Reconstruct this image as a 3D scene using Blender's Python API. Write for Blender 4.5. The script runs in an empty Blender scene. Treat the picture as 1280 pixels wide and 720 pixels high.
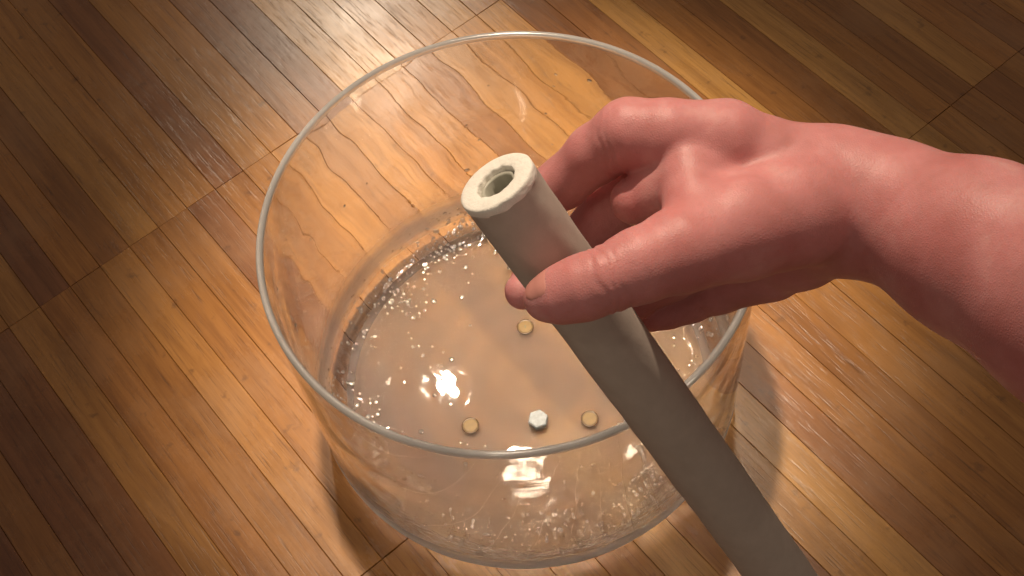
import bpy, math, random
import numpy as np
from mathutils import Vector, Matrix

# ------------------------------------------------------------------ camera
scn = bpy.context.scene
COL = scn.collection
F = 1600.0                                   # focal length in pixels of a 1280 wide frame
EL, ROLL = math.radians(59.105), 0.143705
CAM = np.array([-0.0022, -0.50492, 1.00681])
FW = np.array([0.0, math.cos(EL), -math.sin(EL)])
RT = np.array([1.0, 0.0, 0.0])
UP = np.cross(RT, FW)
cr, sr = math.cos(ROLL), math.sin(ROLL)
CX = cr * RT - sr * UP                       # camera right and up after the roll
CY = sr * RT + cr * UP
cam = bpy.data.cameras.new('camera')
cam.sensor_width = 36.0
cam.lens = 36.0 * F / 1280.0
cam.clip_start, cam.clip_end = 0.01, 50.0
cam_o = bpy.data.objects.new('camera', cam)
COL.objects.link(cam_o)
cam_o.matrix_world = Matrix((
    (CX[0], CY[0], -FW[0], CAM[0]), (CX[1], CY[1], -FW[1], CAM[1]),
    (CX[2], CY[2], -FW[2], CAM[2]), (0, 0, 0, 1)))
cam.dof.use_dof = False
scn.camera = cam_o

# ------------------------------------------------------------------ light
world = bpy.data.worlds.new('World')
scn.world = world
world.use_nodes = True
bg = world.node_tree.nodes['Background']
bg.inputs['Color'].default_value = (1.0, 0.78, 0.62, 1)
bg.inputs['Strength'].default_value = 0.17

def spot(loc, target, watts, size_deg, blend, radius, col=(1.0, 0.80, 0.60)):
    l = bpy.data.lights.new('ceiling_or_added_spot', 'SPOT')
    l.energy, l.color = watts, col
    l.spot_size, l.spot_blend, l.shadow_soft_size = math.radians(size_deg), blend, radius
    o = bpy.data.objects.new('ceiling_or_added_spot', l)
    COL.objects.link(o)
    o.location = loc
    o.rotation_euler = (Vector(target) - Vector(loc)).to_track_quat('-Z', 'Y').to_euler()
    return o

spot((-0.10, 0.36, 2.4), (0.0, 0.10, 0.02), 300, 19, 1.0, 0.05)       # over the bowl, fill added to lose the wall's shadow
spot((-0.24, 1.225, 2.4), (0.0, 0.05, 0.02), 30, 20, 1.0, 0.03)      # further down the track
spot((-0.36, 2.59, 2.4), (-0.13, 0.40, 0.00), 85, 11, 1.0, 0.045)    # far end, glares on the varnish
spot((0.05, 1.15, 2.4), (0.02, -0.25, 0.62), 185, 14, 1.0, 0.03)     # on the hand
spot((-0.04, 0.93, 2.4), (0.0, 0.0, 0.02), 16, 20, 1.0, 0.03)
for p, w in (((-0.55, -0.75, 2.4), 5), ((0.36, 0.88, 2.4), 30)):      # near one added for glints, the other set by a base highlight
    spot(p, (0.0, 0.02, 0.02), w, 20, 1.0, 0.045)
for p, t, w in (((-0.55, -1.8, 2.4), (-0.07, 0.12, 0.02), 110), ((1.9, -0.9, 2.4), (-0.10, 0.03, 0.02), 95)):   # lamps added behind and to the right so the beads sparkle
    spot(p, t, w, 9, 1.0, 0.05)

# ------------------------------------------------------------------ renderer
scn.view_settings.view_transform = 'Standard'
scn.view_settings.look = 'None'
scn.view_settings.exposure = 0.28
scn.view_settings.gamma = 1.0
cy = scn.cycles
cy.max_bounces, cy.transmission_bounces, cy.glossy_bounces, cy.diffuse_bounces = 20, 16, 8, 4
cy.transparent_max_bounces = 16
cy.caustics_refractive = True
cy.caustics_reflective = False
cy.blur_glossy = 1.5
cy.sample_clamp_indirect = 40.0
cy.use_denoising = True
try:
    cy.denoiser = 'OPENIMAGEDENOISE'
except Exception:
    pass

# ------------------------------------------------------------------ helpers
def tag(o, label=None, cat=None, group=None, kind=None):
    for k, v in (('label', label), ('category', cat), ('group', group), ('kind', kind)):
        if v:
            o[k] = v
    return o

def mesh_obj(name, me, mat=None, parent=None):
    o = bpy.data.objects.new(name, me)
    if mat is not None:
        for m in (mat if isinstance(mat, (list, tuple)) else [mat]):
            if m.name not in [x.name for x in me.materials if x]:
                me.materials.append(m)
    COL.objects.link(o)
    if parent is not None:
        o.parent = parent
    return o

def make_mesh(name, verts, faces, smooth=True, mat_idx=None):
    me = bpy.data.meshes.new(name)
    me.from_pydata([tuple(map(float, v)) for v in verts], [], faces)
    if smooth:
        me.polygons.foreach_set('use_smooth', [True] * len(me.polygons))
    if mat_idx is not None:
        me.polygons.foreach_set('material_index', mat_idx)
    me.update()
    return me

def quads_mesh(name, V, Q, smooth=True, mat_idx=None):
    """Fast mesh from numpy arrays of vertices and quads."""
    me = bpy.data.meshes.new(name)
    me.vertices.add(len(V))
    me.vertices.foreach_set('co', np.asarray(V, np.float32).ravel())
    me.loops.add(len(Q) * 4)
    me.loops.foreach_set('vertex_index', np.asarray(Q, np.int32).ravel())
    me.polygons.add(len(Q))
    me.polygons.foreach_set('loop_start', np.arange(0, len(Q) * 4, 4, dtype=np.int32))
    if smooth:
        me.polygons.foreach_set('use_smooth', np.ones(len(Q), bool))
    if mat_idx is not None:
        me.polygons.foreach_set('material_index', np.asarray(mat_idx, np.int32))
    me.update(calc_edges=True)
    me.validate()
    return me

def empty(name, loc=(0, 0, 0)):
    o = bpy.data.objects.new(name, None)
    o.empty_display_size = 0.02
    COL.objects.link(o)
    o.location = loc
    return o

def W(px, py, z):
    """World point seen at pixel (px, py) of the photograph, z metres in front of the lens."""
    return CAM + z * (FW + CX * ((px - 640) / F) + CY * (-(py - 360) / F))

class NT:
    def __init__(self, name):
        self.m = bpy.data.materials.new(name)
        self.m.use_nodes = True
        self.t = self.m.node_tree
        self.t.nodes.clear()
        self.out = self.n('ShaderNodeOutputMaterial')
    def n(self, typ, **kw):
        x = self.t.nodes.new(typ)
        for k, v in kw.items():
            if k.startswith('i_'):
                key = k[2:]
                x.inputs[int(key) if key.isdigit() else key.replace('_', ' ')].default_value = v
            else:
                setattr(x, k, v)
        return x
    def l(self, a, b):
        self.t.links.new(a, b)
    def math(self, op, a, b=0.0, clamp=False):
        x = self.n('ShaderNodeMath', operation=op, use_clamp=clamp)
        for i, v in enumerate((a, b)):
            if isinstance(v, (int, float)):
                x.inputs[i].default_value = v
            else:
                self.l(v, x.inputs[i])
        return x.outputs[0]
    def ramp(self, fac, stops):
        x = self.n('ShaderNodeValToRGB')
        e = x.color_ramp.elements
        while len(e) < len(stops):
            e.new(0.5)
        for i, (p, c) in enumerate(stops):
            e[i].position = p
            e[i].color = (*c, 1) if len(c) == 3 else c
        self.l(fac, x.inputs[0])
        return x.outputs[0]
    def mix(self, fac, a, b, blend='MIX'):
        x = self.n('ShaderNodeMix', data_type='RGBA', blend_type=blend)
        for s, v in ((x.inputs[0], fac), (x.inputs[6], a), (x.inputs[7], b)):
            if isinstance(v, (int, float)):
                s.default_value = v
            elif isinstance(v, tuple):
                s.default_value = (*v, 1) if len(v) == 3 else v
            else:
                self.l(v, s)
        return x.outputs[2]
    def noise(self, vec, scale, detail=4, rough=0.55, dist=0.0):
        x = self.n('ShaderNodeTexNoise')
        x.inputs['Scale'].default_value = scale
        x.inputs['Detail'].default_value = detail
        x.inputs['Roughness'].default_value = rough
        x.inputs['Distortion'].default_value = dist
        self.l(vec, x.inputs['Vector'])
        return x.outputs['Fac']
    def mapping(self, vec, scale=(1, 1, 1), loc=(0, 0, 0)):
        x = self.n('ShaderNodeMapping')
        x.inputs['Scale'].default_value = scale
        x.inputs['Location'].default_value = loc
        self.l(vec, x.inputs['Vector'])
        return x.outputs[0]

# ------------------------------------------------------------------ materials
def wood_material():
    N = NT('oak_parquet')
    tc = N.n('ShaderNodeTexCoord').outputs['Object']
    oi = N.n('ShaderNodeObjectInfo').outputs['Random']
    gi = N.n('ShaderNodeNewGeometry').outputs['Random Per Island']
    rnd = N.math('FRACT', N.math('ADD', oi, N.math('MULTIPLY', gi, 0.77)))
    sh = N.n('ShaderNodeCombineXYZ')
    N.l(N.math('MULTIPLY', rnd, 37.0), sh.inputs[0])
    N.l(N.math('MULTIPLY', rnd, 91.0), sh.inputs[1])
    N.l(N.math('MULTIPLY', rnd, 13.0), sh.inputs[2])
    add = N.n('ShaderNodeVectorMath', operation='ADD')
    N.l(tc, add.inputs[0]); N.l(sh.outputs[0], add.inputs[1])
    v = add.outputs[0]
    r2 = N.math('FRACT', N.math('MULTIPLY', rnd, 7.31))
    tone = N.ramp(rnd, [(0.0, (0.25, 0.098, 0.028)), (0.22, (0.47, 0.222, 0.056)), (0.45, (0.35, 0.150, 0.036)),
                        (0.62, (0.56, 0.300, 0.085)), (0.80, (0.42, 0.182, 0.042)), (1.0, (0.22, 0.085, 0.034))])
    # broad flowing figure along the plank
    warp = N.noise(N.mapping(v, (6, 22, 6)), 1.0, 2)
    fig = N.noise(N.mapping(v, (5, 75, 20)), 1.0, 5, 0.62, 1.1)
    fine = N.noise(N.mapping(v, (14, 420, 60)), 1.0, 5, 0.7, 0.25)
    pores = N.noise(N.mapping(v, (30, 760, 120)), 1.0, 2, 0.5)
    c = N.mix(N.math('MULTIPLY', N.ramp(fig, [(0.36, (1, 1, 1)), (0.60, (0, 0, 0))]), 0.55), tone,
              N.mix(1.0, tone, (0.50, 0.42, 0.34), 'MULTIPLY'))
    c = N.mix(N.math('MULTIPLY', N.ramp(fine, [(0.42, (1, 1, 1)), (0.56, (0, 0, 0))]), 0.22), c,
              N.mix(1.0, c, (0.50, 0.42, 0.36), 'MULTIPLY'))
    c = N.mix(N.math('MULTIPLY', N.ramp(pores, [(0.30, (1, 1, 1)), (0.40, (0, 0, 0))]), 0.40), c, (0.05, 0.022, 0.010))
    # worn, greyed patches of varnish and old grime
    tw = N.n('ShaderNodeNewGeometry').outputs['Position']
    wear = N.noise(tw, 9.0, 6, 0.62)
    c = N.mix(N.math('MULTIPLY', N.ramp(wear, [(0.48, (0, 0, 0)), (0.70, (1, 1, 1))]), 0.25), c, (0.42, 0.25, 0.13))
    spots = N.noise(tw, 55.0, 4, 0.6)
    c = N.mix(N.math('MULTIPLY', N.ramp(spots, [(0.63, (0, 0, 0)), (0.72, (1, 1, 1))]), 0.45), c, (0.075, 0.035, 0.018))
    b = N.n('ShaderNodeBsdfPrincipled')
    N.l(c, b.inputs['Base Color'])
    scr = N.noise(N.mapping(v, (18, 200, 20)), 1.0, 6, 0.75)
    rg = N.math('ADD', N.math('MULTIPLY', wear, 0.20), N.math('MULTIPLY', scr, 0.08))
    N.l(N.math('ADD', rg, 0.13), b.inputs['Roughness'])
    b.inputs['Specular IOR Level'].default_value = 0.55
    h = N.math('ADD', N.math('MULTIPLY', fine, 0.35), N.math('ADD', N.math('MULTIPLY', N.ramp(pores, [(0.30, (0, 0, 0)), (0.42, (1, 1, 1))]), 0.28),
               N.math('MULTIPLY', N.noise(tw, 90.0, 5, 0.6), 0.35)))
    bp = N.n('ShaderNodeBump')
    bp.inputs['Strength'].default_value = 0.34
    bp.inputs['Distance'].default_value = 0.0006
    N.l(h, bp.inputs['Height'])
    N.l(bp.outputs[0], b.inputs['Normal'])
    N.l(b.outputs[0], N.out.inputs[0])
    return N.m

def plain(name, col, rough=0.6, bump=None, metal=0.0, var=0.15, scale=60, spec=0.5):
    N = NT(name)
    tc = N.n('ShaderNodeTexCoord').outputs['Object']
    n = N.noise(tc, scale, 5, 0.6)
    lo = tuple(x * (1 - var) for x in col)
    hi = tuple(min(1, x * (1 + var)) for x in col)
    b = N.n('ShaderNodeBsdfPrincipled')
    N.l(N.ramp(n, [(0.3, lo), (0.7, hi)]), b.inputs['Base Color'])
    b.inputs['Roughness'].default_value = rough
    b.inputs['Metallic'].default_value = metal
    b.inputs['Specular IOR Level'].default_value = spec
    if bump:
        bp = N.n('ShaderNodeBump')
        bp.inputs['Strength'].default_value = bump[0]
        bp.inputs['Distance'].default_value = bump[1]
        N.l(N.noise(tc, bump[2], 4, 0.6), bp.inputs['Height'])
        N.l(bp.outputs[0], b.inputs['Normal'])
    N.l(b.outputs[0], N.out.inputs[0])
    return N.m

def glass_wall_material(name, pebble, ripple):
    N = NT(name)
    tc = N.n('ShaderNodeTexCoord').outputs['Object']
    g = N.n('ShaderNodeBsdfGlass')
    g.inputs['IOR'].default_value = 1.46
    g.inputs['Roughness'].default_value = 0.03   # not a perfect mirror: lamps light what stands behind it
    g.inputs['Color'].default_value = (0.985, 0.985, 0.98, 1)
    z = N.n('ShaderNodeSeparateXYZ')
    N.l(tc, z.inputs[0])
    low = N.math('SUBTRACT', 1.0, N.math('DIVIDE', z.outputs[2], 0.095), True)   # pebbly near the corner
    rad = N.n('ShaderNodeVectorMath', operation='LENGTH')
    N.l(N.mapping(tc, (1, 1, 0)), rad.inputs[0])
    low = N.math('MULTIPLY', low, N.math('DIVIDE', N.math('SUBTRACT', rad.outputs['Value'], 0.118), 0.03, True))
    peb = N.noise(tc, 190.0, 1, 0.4)
    rip = N.noise(N.mapping(tc, (30, 30, 150)), 1.0, 3, 0.55)
    patch = N.ramp(N.noise(tc, 9.0, 2), [(0.46, (0, 0, 0)), (0.68, (1, 1, 1))])
    h = N.math('ADD', N.math('MULTIPLY', peb, N.math('ADD', N.math('MULTIPLY', low, pebble), 0.008)),
               N.math('MULTIPLY', N.math('MULTIPLY', rip, patch), ripple))
    bp = N.n('ShaderNodeBump')
    bp.inputs['Strength'].default_value = 1.0
    bp.inputs['Distance'].default_value = 0.0011
    N.l(h, bp.inputs['Height'])
    N.l(bp.outputs[0], g.inputs['Normal'])
    N.l(g.outputs[0], N.out.inputs[0])
    return N.m

def glass_base_material(name, rough, milk, zones=None, col=(0.80, 0.78, 0.76), through=0.5):
    """Ground quartz: light passes but is scattered; zones (height, share) set how milky the face is by height."""
    N = NT(name)
    tc = N.n('ShaderNodeTexCoord').outputs['Object']
    g = N.n('ShaderNodeBsdfGlass')
    g.inputs['IOR'].default_value = 1.46
    g.inputs['Roughness'].default_value = rough
    d = N.n('ShaderNodeBsdfDiffuse')
    d.inputs['Color'].default_value = (*col, 1)
    tr = N.n('ShaderNodeBsdfTranslucent')
    tr.inputs['Color'].default_value = (*col, 1)
    m1 = N.n('ShaderNodeMixShader')
    m1.inputs[0].default_value = through
    N.l(d.outputs[0], m1.inputs[1]); N.l(tr.outputs[0], m1.inputs[2])
    m2 = N.n('ShaderNodeMixShader')
    n = N.noise(tc, 14.0, 4, 0.6)
    wv = N.n('ShaderNodeTexWave', wave_type='RINGS', rings_direction='Z', wave_profile='SIN')   # rings paint the light arcs of the base, with turning marks
    wv.inputs['Scale'].default_value = 11.0
    wv.inputs['Distortion'].default_value = 2.2
    wv.inputs['Detail'].default_value = 3.0
    wv.inputs['Detail Scale'].default_value = 1.2
    N.l(tc, wv.inputs['Vector'])
    k = N.math('ADD', N.math('MULTIPLY', n, 0.15), N.math('MULTIPLY', wv.outputs['Fac'], 0.17))
    N.l(N.math('ADD', k, milk - 0.06), m2.inputs[0])
    N.l(g.outputs[0], m2.inputs[1]); N.l(m1.outputs[0], m2.inputs[2])
    res = m2.outputs[0]
    if zones:
        sp = N.n('ShaderNodeSeparateXYZ')
        N.l(tc, sp.inputs[0])
        zz = N.math('DIVIDE', N.math('ADD', sp.outputs[2], N.math('MULTIPLY', N.math('SUBTRACT', n, 0.5), 0.006)), 0.10)
        f = N.ramp(zz, [(a / 0.10, (b, b, b)) for a, b in zones])
        g2 = N.n('ShaderNodeBsdfGlass')
        g2.inputs['IOR'].default_value = 1.46
        g2.inputs['Roughness'].default_value = 0.03
        m3 = N.n('ShaderNodeMixShader')
        N.l(f, m3.inputs[0]); N.l(g2.outputs[0], m3.inputs[1]); N.l(res, m3.inputs[2])
        res = m3.outputs[0]
    N.l(res, N.out.inputs[0])
    return N.m

def skin_material():
    N = NT('skin')
    tc = N.n('ShaderNodeTexCoord').outputs['Object']
    n = N.noise(tc, 35.0, 5, 0.6)
    n2 = N.noise(tc, 260.0, 3, 0.6)
    c = N.ramp(n, [(0.30, (0.55, 0.225, 0.215)), (0.55, (0.66, 0.280, 0.278)), (0.75, (0.74, 0.39, 0.375))])
    big = N.noise(tc, 22.0, 3, 0.5)
    c = N.mix(N.math('MULTIPLY', N.ramp(big, [(0.45, (0, 0, 0)), (0.65, (1, 1, 1))]), 0.45), c, (0.52, 0.15, 0.14))
    c = N.mix(N.math('MULTIPLY', N.ramp(n2, [(0.5, (0, 0, 0)), (0.75, (1, 1, 1))]), 0.18), c, (0.50, 0.16, 0.13))
    b = N.n('ShaderNodeBsdfPrincipled')
    N.l(c, b.inputs['Base Color'])
    b.inputs['Roughness'].default_value = 0.45
    b.inputs['Subsurface Weight'].default_value = 0.35
    b.inputs['Subsurface Radius'].default_value = (1.0, 0.28, 0.18)
    b.inputs['Subsurface Scale'].default_value = 0.006
    b.inputs['Specular IOR Level'].default_value = 0.4
    vo = N.n('ShaderNodeTexVoronoi', feature='DISTANCE_TO_EDGE')
    vo.inputs['Scale'].default_value = 900.0
    N.l(tc, vo.inputs['Vector'])
    h = N.math('ADD', N.math('MULTIPLY', vo.outputs['Distance'], 0.6), N.math('MULTIPLY', N.noise(tc, 180.0, 4), 0.8))
    bp = N.n('ShaderNodeBump')
    bp.inputs['Strength'].default_value = 0.32
    bp.inputs['Distance'].default_value = 0.0008
    N.l(h, bp.inputs['Height'])
    N.l(bp.outputs[0], b.inputs['Normal'])
    N.l(b.outputs[0], N.out.inputs[0])
    return N.m

M_wood = wood_material()
M_sub = plain('dark_joint', (0.03, 0.017, 0.010), 0.9)
M_glass = glass_wall_material('clear_quartz_outside', 0.02, 0.05)
M_glass_in = glass_wall_material('clear_quartz_inside', 0.60, 0.06)
M_frost = glass_base_material('frosted_quartz', 0.62, 0.26)
M_lip = glass_base_material('ground_rim', 0.12, 0.36)
M_band = glass_base_material('pale_band_haze', 0.35, 0.66, [(0.002, 0.6), (0.009, 0.12), (0.018, 0.20), (0.026, 0.85), (0.038, 0.80), (0.050, 0.35), (0.072, 0.05)], (0.66, 0.67, 0.70), 0.12)  # pale band at the corner; faint milk up the wall paints reflected haze
M_suede = plain('grey_suede', (0.50, 0.44, 0.385), 0.95, (0.25, 0.0004, 900), var=0.05, scale=120, spec=0.15)
M_felt = plain('white_rubber', (0.88, 0.85, 0.77), 0.85, (0.7, 0.0007, 420), var=0.06, scale=200, spec=0.2)
M_tube = plain('grey_plastic_tube', (0.42, 0.41, 0.34), 0.45, var=0.08)
M_core = plain('olive_core', (0.16, 0.15, 0.085), 0.6, var=0.12)
M_skin = skin_material()
M_nail = plain('nail', (0.60, 0.265, 0.225), 0.32, var=0.05)
M_steel = plain('zinc_steel', (0.36, 0.40, 0.42), 0.45, (0.4, 0.0004, 700), var=0.2, scale=400, spec=0.3)
M_pad = plain('amber_silicone', (0.21, 0.125, 0.028), 0.5, var=0.1, scale=200)
M_ring = plain('amber_edge', (0.10, 0.052, 0.010), 0.4, var=0.1, scale=200)

# ------------------------------------------------------------------ floor
ANG = math.radians(-57.5)
UV, VV = np.array([math.cos(ANG), math.sin(ANG)]), np.array([-math.sin(ANG), math.cos(ANG)])
PL, PW, PT = 0.41, 0.0330, 0.006
U0, V0 = 0.044, 0.2024                       # a joint line and a plank edge seen in the photograph
floor = mesh_obj('floor', make_mesh('floor', [(-3, -3, -PT - .001), (3, -3, -PT - .001), (3, 3, -PT - .001), (-3, 3, -PT - .001)],
                 [(0, 1, 2, 3)], False), M_sub)
tag(floor, 'brown oak strip parquet floor under the clear bowl', None, None, 'structure')

def plank_geo(l, w, x0=0, y0=0, rng=None):
    g, c = 0.00014, 0.00045
    hx, hy = l / 2 - g, w / 2 - g
    vs = []
    for (ix, iz) in ((0, -PT), (0, -c), (c, 0)):
        for sx, sy in ((-1, -1), (1, -1), (1, 1), (-1, 1)):
            vs.append((x0 + sx * (hx - ix), y0 + sy * (hy - ix), iz))
    fs = []
    for k in (0, 4):
        for i in range(4):
            j = (i + 1) % 4
            fs.append((k + i, k + j, k + 4 + j, k + 4 + i))
    fs.append((8, 9, 10, 11))
    return vs, fs

pv, pf = plank_geo(PL, PW)
plank_me = make_mesh('plank', pv, pf, False)
plank_me.materials.append(M_wood)
rng = random.Random(11)
cells = []
for i in range(-7, 8):
    for j in range(-60, 60):
        u = U0 + (i + 0.5) * PL
        v = V0 + (j + 0.5) * PW
        p = UV * u + VV * v
        d = max(abs(p[0]) / 0.62, abs(p[1] - 0.05) / 0.52)
        if abs(p[0]) < 2.4 and abs(p[1]) < 2.4:
            cells.append((d, u, v, p))
cells.sort(key=lambda t: t[0])
stv, stf = [], []
for k, (d, u, v, p) in enumerate(cells):
    du = rng.uniform(-0.0003, 0.0003)
    if k < 270:
        o = bpy.data.objects.new('plank', plank_me)
        COL.objects.link(o)
        o.parent = floor
        q = p + UV * du
        o.location = (q[0], q[1], rng.uniform(-0.0004, 0.0))
        o.rotation_euler = (rng.gauss(0, 0.003), rng.gauss(0, 0.0004), ANG + (math.pi if rng.random() < .5 else 0))
    else:
        vs, fs = plank_geo(PL, PW, u, v)
        b = len(stv)
        stv += vs
        stf += [tuple(b + q for q in f) for f in fs]
far = mesh_obj('far_planks', make_mesh('far_planks', stv, stf, False), M_wood, floor)
far.rotation_euler = (0, 0, ANG)
far['kind'] = 'stuff'

# ------------------------------------------------------------------ bowl
RB, HB, TH = 0.179, 0.2545, 0.0052           # outer radius, height, wall thickness
RC = 0.036                                   # outer corner radius
Z0 = 0.0012
rs = np.random.RandomState(5)

def waves(nk, kt, kz, seed, iso=True):
    r = np.random.RandomState(seed)
    return [(int(round(r.normal(0, kt))), r.normal(0, kz), r.uniform(0, 2 * np.pi)) for _ in range(nk)]

WO = waves(46, 13, 62, 1); WI = waves(46, 13, 62, 2)
FO = waves(60, 55, 420, 3); FI = waves(60, 55, 420, 4)
BO = [(rs.normal(0, 90), rs.normal(0, 90), rs.uniform(0, 6.3)) for _ in range(40)]

def field(ws, th, s):
    out = np.zeros(np.broadcast(th, s).shape)
    for (k, kz, ph) in ws:
        out += np.cos(k * th + kz * s + ph)
    return out / math.sqrt(len(ws) / 2)

def profile(R, rc, zb, ztop, nb, nc, nw):
    """centre of the base -> corner -> up the wall; returns r, z, normal r, normal z"""
    r, z, nr, nz = [], [], [], []
    for i in range(nb):
        t = (i + 0.02) / nb
        r.append(t * (R - rc)); z.append(zb); nr.append(0); nz.append(-1)
    for i in range(nc):
        a = i / nc * math.pi / 2
        r.append(R - rc + rc * math.sin(a)); z.append(zb + rc - rc * math.cos(a)); nr.append(math.sin(a)); nz.append(-math.cos(a))
    for i in range(nw + 1):
        r.append(R); z.append(zb + rc + (ztop - zb - rc) * i / nw); nr.append(1); nz.append(0)
    return [np.array(x) for x in (r, z, nr, nz)]

NTH = 900
th = np.linspace(0, 2 * np.pi, NTH, endpoint=False)[None, :]
ro, zo, nro, nzo = profile(RB, RC, Z0, HB - TH / 2, 60, 40, 110)
ri, zi, nri, nzi = profile(RB - TH, RC - TH * 0.6, Z0 + TH + 0.001, HB - TH / 2, 60, 40, 110)

def surf(r, z, nr, nz, wv, fv, amp, famp, base_amp):
    s = np.concatenate([[0], np.cumsum(np.hypot(np.diff(r), np.diff(z)))])[:, None]
    wallm = np.clip((np.array(nr)[:, None]) * 1.5, 0, 1)
    topfade = np.clip((HB - z[:, None]) / 0.03, 0.15, 1)
    lowm = np.exp(-((z[:, None] - 0.03) / 0.05) ** 2) * (nr[:, None] > 0.05)
    d = amp * wallm * topfade * field(wv, th, s) + famp * lowm * field(fv, th, s)
    X = r[:, None] * np.cos(th); Y = r[:, None] * np.sin(th)
    bw = np.zeros_like(d)
    for a, b, p in BO:
        bw += np.cos(a * X + b * Y + p)
    bw = bw / math.sqrt(20) + 0.8 * np.cos(s * 380 + field(WO[:6], th, s * 0)) * np.clip(r[:, None] / 0.05, 0, 1)
    d = d + base_amp * (1 - wallm) * bw
    RR = r[:, None] + nr[:, None] * d
    ZZ = z[:, None] + nz[:, None] * d
    return np.stack([RR * np.cos(th), RR * np.sin(th), ZZ + 0 * th], -1)

SO = surf(ro, zo, nro, nzo, WO, FO, 0.000085, 0.000015, 0.0)
SI = surf(ri, zi, nri, nzi, WI, FI, 0.000085, 0.00002, -0.000025)
lip = []
NL = 12
for i in range(1, NL):
    a = i / NL * math.pi
    r = RB - TH / 2 + TH / 2 * math.cos(a)
    z = HB - TH / 2 + TH / 2 * math.sin(a)
    lip.append(np.stack([r * np.cos(th[0]), r * np.sin(th[0]), z + 0 * th[0]], -1))
rows = np.concatenate([SO, np.stack(lip), SI[::-1]], 0)
# let the lip follow the wall it caps
o_off = np.hypot(SO[-1, :, 0], SO[-1, :, 1]) - RB
i_off = np.hypot(SI[-1, :, 0], SI[-1, :, 1]) - (RB - TH)
for i in range(NL - 1):
    t = (i + 1) / NL
    off = o_off * (1 - t) + i_off * t
    k = len(SO) + i
    rr = np.hypot(rows[k, :, 0], rows[k, :, 1])
    rows[k, :, 0] *= (rr + off) / rr
    rows[k, :, 1] *= (rr + off) / rr
NR = rows.shape[0]
ii, jj = np.meshgrid(np.arange(NR - 1), np.arange(NTH), indexing='ij')
jn = (jj + 1) % NTH
Q = np.stack([ii * NTH + jj, ii * NTH + jn, (ii + 1) * NTH + jn, (ii + 1) * NTH + jj], -1).reshape(-1, 4)
NO, NI = len(SO), len(SI)
mi = np.where(ii < 60 + 8, 1, np.where(ii < NO - 2, 4, np.where(ii < NO + NL, 3, 2))).reshape(-1)  # the ground outer face of base and lower corner
V = rows.reshape(-1, 3)
# close both centres with a ring collapsed to a point
capo, capi = len(V), len(V) + 1
V = np.concatenate([V, [[0, 0, Z0], [0, 0, Z0 + TH + 0.001]]])
j = np.arange(0, NTH, 2)
q1 = np.stack([capo + 0 * j, (j + 2) % NTH, (j + 1) % NTH, j], -1)
L0 = (NR - 1) * NTH
q2 = np.stack([capi + 0 * j, L0 + j, L0 + (j + 1) % NTH, L0 + (j + 2) % NTH], -1)
Q = np.concatenate([Q, q1, q2])
mi = np.concatenate([mi, np.ones(len(q1), int), np.full(len(q2), 2)])
bowl = mesh_obj('glass_bowl', quads_mesh('glass_bowl', V, Q, True, mi), None)
bowl.data.materials.append(M_glass)
bowl.data.materials.append(M_frost)
bowl.data.materials.append(M_glass_in)
bowl.data.materials.append(M_lip)
bowl.data.materials.append(M_band)
tag(bowl, 'large clear cylindrical glass singing bowl with wavy walls standing on the parquet', 'bowl')
ZI = Z0 + TH + 0.001

# flattened beads added inside to make glints, thickest round the base corner
def glint_beads():
    r_ = np.random.RandomState(21)
    vs, fs = [], []
    def bead(P, n, rad, h, st):
        n = n / np.linalg.norm(n)
        t = np.cross(n, [0.3, 0.5, 0.81]); t /= np.linalg.norm(t)
        b = np.cross(n, t)
        base = len(vs)
        K = 10
        for lv, (q, z) in enumerate(((0.9, -0.10), (1.0, 0.0), (0.86, 0.42), (0.60, 0.74), (0.30, 0.93))):
            for i in range(K):
                a = 2 * math.pi * i / K
                vs.append(P + (t * math.cos(a) * st + b * math.sin(a)) * rad * q + n * h * z)
        vs.append(P + n * h)
        for lv in range(4):
            for i in range(K):
                j = (i + 1) % K
                fs.append((base + lv * K + i, base + lv * K + j, base + (lv + 1) * K + j, base + (lv + 1) * K + i))
        for i in range(K):
            fs.append((base + 4 * K + i, base + 4 * K + (i + 1) % K, base + 5 * K))
        fs.append(tuple(base + i for i in range(K))[::-1])
    clumps = [(r_.uniform(0, 2 * math.pi), r_.uniform(58, 92)) for _ in range(60)]
    for k in range(1500):
        u = r_.rand()
        if u < 0.75:
            c = clumps[r_.randint(len(clumps))]
            thi = (c[0] + r_.normal(0, 0.09)) % (2 * math.pi)
            row = int(np.clip(c[1] + r_.normal(0, 7), 50, 150))
        elif u < 0.9:
            thi, row = r_.uniform(0, 2 * math.pi), int(r_.uniform(56, 98))
        elif u < 0.96:
            thi, row = r_.uniform(0, 2 * math.pi), int(r_.uniform(30, 60))
        else:
            thi, row = r_.uniform(0, 2 * math.pi), int(r_.uniform(110, 190))
        j_ = int(thi / (2 * math.pi) * NTH) % NTH
        P = SI[row, j_]
        n = np.array([-nri[row] * math.cos(thi), -nri[row] * math.sin(thi), -nzi[row]])
        rad = min(0.0026, 0.0008 * math.exp(abs(r_.normal(0, 0.55))))
        bead(P, n, rad, rad * r_.uniform(0.22, 0.55), r_.uniform(0.75, 1.25))
    me = make_mesh('glint_beads', vs, fs)
    return me
N = NT('glint_bead')
g = N.n('ShaderNodeBsdfGlass')
g.inputs['IOR'].default_value = 1.33
g.inputs['Roughness'].default_value = 0.08
gl = N.n('ShaderNodeBsdfGlossy')                  # mirror share added to strengthen the glints
gl.inputs['Roughness'].default_value = 0.10
gl.inputs['Color'].default_value = (0.95, 0.93, 0.90, 1)
mx = N.n('ShaderNodeMixShader')
mx.inputs[0].default_value = 0.42
N.l(g.outputs[0], mx.inputs[1]); N.l(gl.outputs[0], mx.inputs[2])
N.l(mx.outputs[0], N.out.inputs[0])
glints = mesh_obj('glint_beads', glint_beads(), N.m, bowl)
glints['kind'] = 'stuff'

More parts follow.
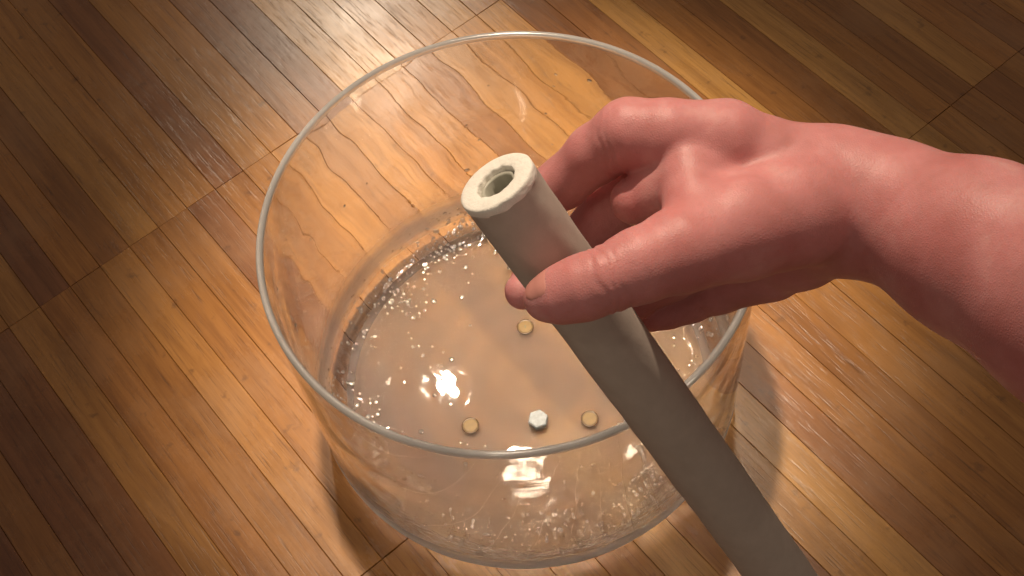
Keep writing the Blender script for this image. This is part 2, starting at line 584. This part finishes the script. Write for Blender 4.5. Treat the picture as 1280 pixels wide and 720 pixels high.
def floor_hit(px, py, z):
    r = FW + CX * ((px - 640) / F) + CY * (-(py - 360) / F)
    return CAM + r * ((z - CAM[2]) / r[2])

# ------------------------------------------------------------------ hex bolt head and amber pads on the base
def lathe_mesh(name, prof, n=48):
    vs, fs = [], []
    for r, z in prof:
        for i in range(n):
            a = 2 * math.pi * i / n
            vs.append((r * math.cos(a), r * math.sin(a), z))
    for k in range(len(prof) - 1):
        for i in range(n):
            j = (i + 1) % n
            fs.append((k * n + i, k * n + j, (k + 1) * n + j, (k + 1) * n + i))
    fs.append(tuple(range(n))[::-1])
    fs.append(tuple((len(prof) - 1) * n + i for i in range(n)))
    return make_mesh(name, vs, fs, False)

p = floor_hit(672.5, 523, ZI + 0.006)
nut = empty('hex_bolt', (p[0], p[1], ZI + 0.0002))
tag(nut, 'small silver hexagonal bolt head standing on the bowl base', 'bolt')
R6 = 0.0088
vs, fs = [], []
hexp = [(R6 * 0.985, 0.0), (R6, 0.0006), (R6, 0.0052), (R6 * 0.93, 0.0060)]
for r, z in hexp:
    for i in range(6):
        a = math.radians(60 * i + 12)
        vs.append((r * math.cos(a), r * math.sin(a), z))
for k in range(3):
    for i in range(6):
        j = (i + 1) % 6
        fs.append((k * 6 + i, k * 6 + j, (k + 1) * 6 + j, (k + 1) * 6 + i))
fs += [tuple(range(6))[::-1], tuple(18 + i for i in range(6))]
mesh_obj('hex_head', make_mesh('hex_head', vs, fs, False), M_steel, nut)
mesh_obj('washer_face', lathe_mesh('washer_face', [(R6 * 0.82, 0.0061), (R6 * 0.80, 0.0064), (R6 * 0.1, 0.0064)], 36), M_steel, nut)

ring_me = lathe_mesh('rim', [(0.0058, 0.0), (0.0073, 0.0), (0.0075, 0.0004), (0.0073, 0.0010), (0.0068, 0.0013), (0.0062, 0.0010), (0.0058, 0.0007)], 40)
disc_me = lathe_mesh('disc', [(0.0060, 0.0), (0.0060, 0.0007), (0.0052, 0.0009), (0.0002, 0.0010)], 40)
slit_me = make_mesh('slit', [(-.0004, -.0012, .0011), (.0004, -.0014, .0011), (.0006, .0016, .0011), (-.0005, .0014, .0011),
                             (-.0004, -.0012, .0017), (.0004, -.0014, .0017), (.0006, .0016, .0017), (-.0005, .0014, .0017)],
                    [(0, 3, 2, 1), (4, 5, 6, 7), (0, 1, 5, 4), (1, 2, 6, 5), (2, 3, 7, 6), (3, 0, 4, 7)], False)
for (px, py, lab) in ((656.5, 408, 'round amber pad with a dark slit on the base just below the thumb tip'),
                      (588, 531.5, 'round amber pad on the base to the left of the silver hex bolt'),
                      (737, 523, 'round amber pad on the base between the silver hex bolt and the wand')):
    p = floor_hit(px, py, ZI + 0.001)
    e = empty('amber_pad', (p[0], p[1], ZI + 0.0003))
    tag(e, lab, 'pad', 'amber pads on the bowl base')
    e.scale = (1.0, 1.0, 0.35)
    mesh_obj('rim', ring_me, M_ring, e)
    mesh_obj('disc', disc_me, M_pad, e)
    if py < 450:
        mesh_obj('slit', slit_me, M_core, e)

# ------------------------------------------------------------------ wand
A0 = W(619, 226, 0.500)
A1 = W(846, 540, 0.592)
AX = (A1 - A0) / np.linalg.norm(A1 - A0)
RW = 0.0160
wand = empty('mallet_wand', tuple(A0))
wand.rotation_euler = Vector(AX).to_track_quat('Z', 'Y').to_euler()
tag(wand, 'grey suede wrapped tubular mallet with a white ring end gripped in the hand', 'mallet')

def tube_mesh(name, prof, n=96, jit=0.0, seed=0, closed=False):
    r_ = np.random.RandomState(seed)
    k = [(r_.randint(2, 14), r_.uniform(0, 6.28), r_.uniform(0, 6.28)) for _ in range(10)]
    a = np.linspace(0, 2 * np.pi, n, endpoint=False)
    V_ = []
    for i, (r, z) in enumerate(prof):
        w = sum(np.cos(m * a + p + i * 0.35 * q) for m, p, q in k) / 3.0
        rr = r + jit * w
        V_.append(np.stack([rr * np.cos(a), rr * np.sin(a), z + jit * 0.6 * w], -1))
    V_ = np.concatenate(V_)
    Q_ = []
    for i in range(len(prof) - (0 if closed else 1)):
        i2 = (i + 1) % len(prof)
        for q in range(n):
            q2 = (q + 1) % n
            Q_.append((i * n + q, i * n + q2, i2 * n + q2, i2 * n + q))
    return quads_mesh(name, V_, np.array(Q_))

LW = 0.38
slv = [(RW * 0.985, 0.0035), (RW * 1.01, 0.0042)]
for i in range(60):
    slv.append((RW * (1.0 + 0.004 * math.sin(i * 0.9)), 0.005 + (LW - 0.01) * i / 59))
slv += [(RW * 0.96, LW - 0.002), (RW * 0.80, LW), (0.0005, LW)]
mesh_obj('suede_sleeve', tube_mesh('suede_sleeve', slv, 96, 0.00012, 3), M_suede, wand)
cap = [(0.0084, 0.014), (0.0084, 0.0010), (0.0087, 0.0003), (0.0092, 0.0001), (0.0110, 0.0000), (0.0130, 0.0000), (0.0150, 0.0001),
       (0.0158, 0.0003), (0.0162, 0.0008), (0.0163, 0.0018), (0.0163, 0.0032), (0.0162, 0.0042), (0.0159, 0.0048)]
mesh_obj('end_ring', tube_mesh('end_ring', cap, 96, 0.00013, 8), M_felt, wand)
mesh_obj('inner_tube', tube_mesh('inner_tube', [(0.0081, 0.020), (0.0081, 0.0030), (0.0077, 0.0024), (0.0066, 0.0024), (0.0062, 0.0030), (0.0062, 0.020)], 64, 0.00005, 5), M_tube, wand)
mesh_obj('inner_core', lathe_mesh('inner_core', [(0.0062, 0.0110), (0.0061, 0.0100), (0.003, 0.0094), (0.0002, 0.0092)], 48), M_core, wand)

# ------------------------------------------------------------------ hand
# joints laid out as real 3-D points (x right, y up, z away, metres, in a frame parallel to the lens), then carried to world space
def J(px, py, z):
    return np.array([(px - 640) / F * z, -(py - 360) / F * z, z])

def sm(a, b, k):
    h = np.clip(0.5 + 0.5 * (b - a) / k, 0, 1)
    return b + (a - b) * h - k * h * (1 - h)

chains = {}
thumb = [(J(681, 374, .4990), .0084), (J(699, 369, .4965), .0108), (J(728, 360, .4935), .0124), (J(762, 348, .4920), .0127),
         (J(800, 332, .4940), .0142), (J(850, 313, .4990), .0165), (J(925, 285, .512), .021), (J(1000, 262, .525), .024)]
index = [(J(652, 262, .5580), .0086), (J(672, 248, .5585), .0100), (J(705, 228, .5560), .0112), (J(745, 192, .5440), .0125),
         (J(786, 168, .5330), .0148), (J(835, 170, .5290), .0150), (J(905, 180, .532), .0185)]
middle = [(J(654, 364, .5610), .0082), (J(668, 352, .5690), .0098), (J(712, 318, .5760), .0108), (J(760, 262, .5740), .0118),
          (J(808, 225, .5640), .0135), (J(860, 222, .5580), .0145), (J(925, 225, .552), .0190)]
ring = [(J(735, 415, .5960), .0080), (J(752, 402, .5990), .0094), (J(790, 372, .6000), .0105), (J(835, 345, .5950), .0120),
        (J(880, 320, .5840), .0140), (J(940, 290, .570), .0190)]
pinky = [(J(815, 396, .6080), .0072), (J(835, 388, .6100), .0084), (J(862, 378, .6080), .0095), (J(900, 362, .5980), .0110),
         (J(958, 330, .582), .0180)]
palm = [(J(905, 180, .534), .0185), (J(960, 215, .538), .022), (J(1030, 235, .540), .024)]
palm2 = [(J(925, 228, .552), .0190), (J(980, 240, .548), .0215), (J(1040, 245, .542), .024)]
palm3 = [(J(940, 290, .570), .0185), (J(990, 275, .558), .021), (J(1045, 258, .544), .024)]
palm4 = [(J(958, 330, .582), .0170), (J(1000, 305, .566), .020), (J(1050, 268, .546), .024)]
web = [(J(858, 205, .522), .0110), (J(868, 255, .512), .0120), (J(870, 300, .503), .0130)]
bulge = [(J(794, 250, .5360), .0105), (J(830, 235, .5330), .0130), (J(880, 230, .528), .016)]
arm = [(J(1040, 245, .540), .0265), (J(1110, 262, .532), .0275), (J(1220, 310, .505), .034), (J(1370, 385, .470), .041), (J(1460, 430, .45), .043)]

def cone(P, a, ra, b, rb):
    ab = b - a
    t = np.clip(((P - a) @ ab) / (ab @ ab), 0, 1)
    d = np.sqrt(((P - a - t[..., None] * ab) ** 2).sum(-1))
    return d - (ra + (rb - ra) * t)

allc = dict(thumb=thumb, index=index, middle=middle, ring=ring, pinky=pinky, palm=palm, palm2=palm2, palm3=palm3, palm4=palm4,
            web=web, bulge=bulge, arm=arm)
pts = np.array([p for ch in allc.values() for p, r in ch])
rad = np.array([r for ch in allc.values() for p, r in ch])
lo = (pts - rad[:, None]).min(0) - 0.006
hi = (pts + rad[:, None]).max(0) + 0.006
HS = 0.00085
dim = np.ceil((hi - lo) / HS).astype(int) + 1
BIG = 0.05
def chain_field(ch, k):
    """smooth union of the links of one chain, on its own sub-box"""
    pp = np.array([p for p, r in ch]); rr = np.array([r for p, r in ch])
    a = np.maximum(((pp - rr[:, None]).min(0) - 0.014 - lo) / HS, 0).astype(int)
    b = np.minimum(((pp + rr[:, None]).max(0) + 0.014 - lo) / HS + 1, dim).astype(int)
    ax = [lo[i] + HS * np.arange(a[i], b[i]) for i in range(3)]
    P = np.stack(np.meshgrid(*ax, indexing='ij'), -1)
    f = None
    for (p, r), (q, s) in zip(ch[:-1], ch[1:]):
        d = cone(P, p, r, q, s)
        f = d if f is None else sm(f, d, k)
    return f, tuple(slice(a[i], b[i]) for i in range(3))

D = np.full(dim, BIG, np.float64)
def merge(ch, k_in, k_out):
    f, sl = chain_field(ch, k_in)
    D[sl] = sm(D[sl], f, k_out)
for nm in ('palm', 'palm2', 'palm3', 'palm4', 'web'):
    merge(allc[nm], 0.004, 0.010)
merge(arm, 0.01, 0.012)
merge(bulge, 0.004, 0.007)
for nm in ('index', 'middle', 'ring', 'pinky'):
    merge(allc[nm], 0.0035, 0.0022)
merge(thumb, 0.004, 0.005)
# skin folds across the joints: shallow grooves round the bone
def folds(a, b, offs, depth, width):
    ax_ = (b - a) / np.linalg.norm(b - a)
    c0 = np.maximum((np.minimum(a, b) - 0.022 - lo) / HS, 0).astype(int)
    c1 = np.minimum((np.maximum(a, b) + 0.022 - lo) / HS, dim).astype(int)
    P = np.stack(np.meshgrid(*[lo[i] + HS * np.arange(c0[i], c1[i]) for i in range(3)], indexing='ij'), -1)
    t = (P - a) @ ax_
    rad_ = np.sqrt(np.maximum(((P - a) ** 2).sum(-1) - t ** 2, 0))
    wob = 0.0009 * np.sin(P[..., 1] * 420) + 0.0007 * np.sin(P[..., 0] * 650)
    g = sum(w * np.exp(-((t + wob - o) / width) ** 2) for o, w in offs)
    D[tuple(slice(c0[i], c1[i]) for i in range(3))] += depth * g * np.exp(-np.maximum(rad_ - 0.016, 0) / 0.004)
folds(thumb[2][0], thumb[4][0], ((0.0060, 0.6), (0.0100, 1.0), (0.0135, 0.7)), 0.00075, 0.0011)
folds(index[3][0], index[5][0], ((0.0090, 0.7), (0.0130, 1.0), (0.0165, 0.6)), 0.0007, 0.0012)

def surface_nets(D):
    s = D < 0
    nx, ny, nz = D.shape
    c = np.zeros((nx - 1, ny - 1, nz - 1), np.int8)
    offs = [(i, j, k) for i in (0, 1) for j in (0, 1) for k in (0, 1)]
    for o in offs:
        c += s[o[0]:nx - 1 + o[0], o[1]:ny - 1 + o[1], o[2]:nz - 1 + o[2]]
    act = np.argwhere((c > 0) & (c < 8))
    idx = np.full(c.shape, -1, np.int64)
    idx[tuple(act.T)] = np.arange(len(act))
    val = np.stack([D[act[:, 0] + o[0], act[:, 1] + o[1], act[:, 2] + o[2]] for o in offs], 1)
    acc = np.zeros((len(act), 3)); cnt = np.zeros(len(act))
    O = np.array(offs, float)
    for a in range(8):
        for b in range(a + 1, 8):
            if np.abs(O[a] - O[b]).sum() != 1:
                continue
            m = (val[:, a] < 0) != (val[:, b] < 0)
            t = val[m, a] / (val[m, a] - val[m, b])
            acc[m] += O[a] + t[:, None] * (O[b] - O[a])
            cnt[m] += 1
    V = act + acc / cnt[:, None]
    quads = []
    for ax in range(3):
        sl0 = [slice(None)] * 3; sl1 = [slice(None)] * 3
        sl0[ax] = slice(0, -1); sl1[ax] = slice(1, None)
        e = np.argwhere(s[tuple(sl0)] != s[tuple(sl1)])
        u, w = (ax + 1) % 3, (ax + 2) % 3
        ok = (e[:, u] > 0) & (e[:, w] > 0)
        e = e[ok]
        flip = s[tuple(e.T)]
        def cell(du, dw):
            q = e.copy(); q[:, u] -= du; q[:, w] -= dw
            return idx[np.minimum(q[:, 0], c.shape[0] - 1), np.minimum(q[:, 1], c.shape[1] - 1), np.minimum(q[:, 2], c.shape[2] - 1)]
        qd = np.stack([cell(1, 1), cell(0, 1), cell(0, 0), cell(1, 0)], 1)
        qd[~flip] = qd[~flip][:, ::-1]
        quads.append(qd)
    return V, np.concatenate(quads)

HV, HQ = surface_nets(D)
HV = lo + HV * HS
def to_world(P):
    P = np.asarray(P)
    return CAM + P[:, :1] * CX + P[:, 1:2] * CY + P[:, 2:3] * FW
HWv = to_world(HV)
# the lens frame is left-handed (z away), so the winding turns
person = empty('person', tuple(to_world([J(1040, 245, .54)])[0]))
tag(person, "bare hand and forearm of a person reaching in from the right, gripping the grey mallet", 'person')
hme = quads_mesh('hand', HWv - np.array(person.location), HQ[:, ::-1])
hand = mesh_obj('hand', hme, M_skin, person)
smo = hand.modifiers.new('smooth', 'SMOOTH')
smo.factor, smo.iterations = 0.5, 3

# thumb nail: a curved plate lying on the upper, lens-side face of the thumb tip
def thumb_nail():
    a, b = thumb[0][0], thumb[2][0]
    ax = (b - a) / np.linalg.norm(b - a)
    n0 = np.array([-0.05, 0.62, -0.78]); n0 -= ax * (n0 @ ax); n0 /= np.linalg.norm(n0)
    s0 = np.cross(ax, n0)
    g = []
    NU, NV = 16, 15
    def skin_at(o, dr):
        """distance from the bone to the skin along dr, read from the hand's own distance field"""
        for r in np.arange(0.003, 0.022, 0.0001):
            c = (o + dr * r - lo) / HS
            q = np.floor(c).astype(int)
            t = c - q
            d = 0.0
            for i in (0, 1):
                for j in (0, 1):
                    for k in (0, 1):
                        d += D[q[0] + i, q[1] + j, q[2] + k] * (t[0] if i else 1 - t[0]) * (t[1] if j else 1 - t[1]) * (t[2] if k else 1 - t[2])
            if d > 0:
                return r
        return 0.012
    for layer in (1, 0):
        for i in range(NU):
            u = i / (NU - 1)
            for k in range(NV):
                w = (k / (NV - 1) - 0.5) * 2
                along = -0.0048 + u * 0.0112
                e = (1 - max(0, (u - 0.55) / 0.45) ** 3.0) ** 0.5 if u > 0.55 else (1 - max(0, (0.25 - u) / 0.25) ** 2 * 0.35)
                an = w * 0.66 * max(e, 0.02)
                dr = n0 * math.cos(an) + s0 * math.sin(an)
                r = skin_at(a + ax * along, dr)
                edge = max(abs(w) ** 4, ((u - 0.3) / 0.7) ** 4 if u > 0.3 else 0)
                g.append(a + ax * along + dr * (r - 0.0003 + (0.0007 * (1 - edge) if layer else -0.0006)))
    fs = []
    for l in (0, 1):
        o = l * NU * NV
        for i in range(NU - 1):
            for k in range(NV - 1):
                q = (o + i * NV + k, o + i * NV + k + 1, o + (i + 1) * NV + k + 1, o + (i + 1) * NV + k)
                fs.append(q if l else q[::-1])
    return np.array(g), fs
nv, nf = thumb_nail()
mesh_obj('thumbnail', make_mesh('thumbnail', to_world(nv) - np.array(person.location), nf), M_nail, person)
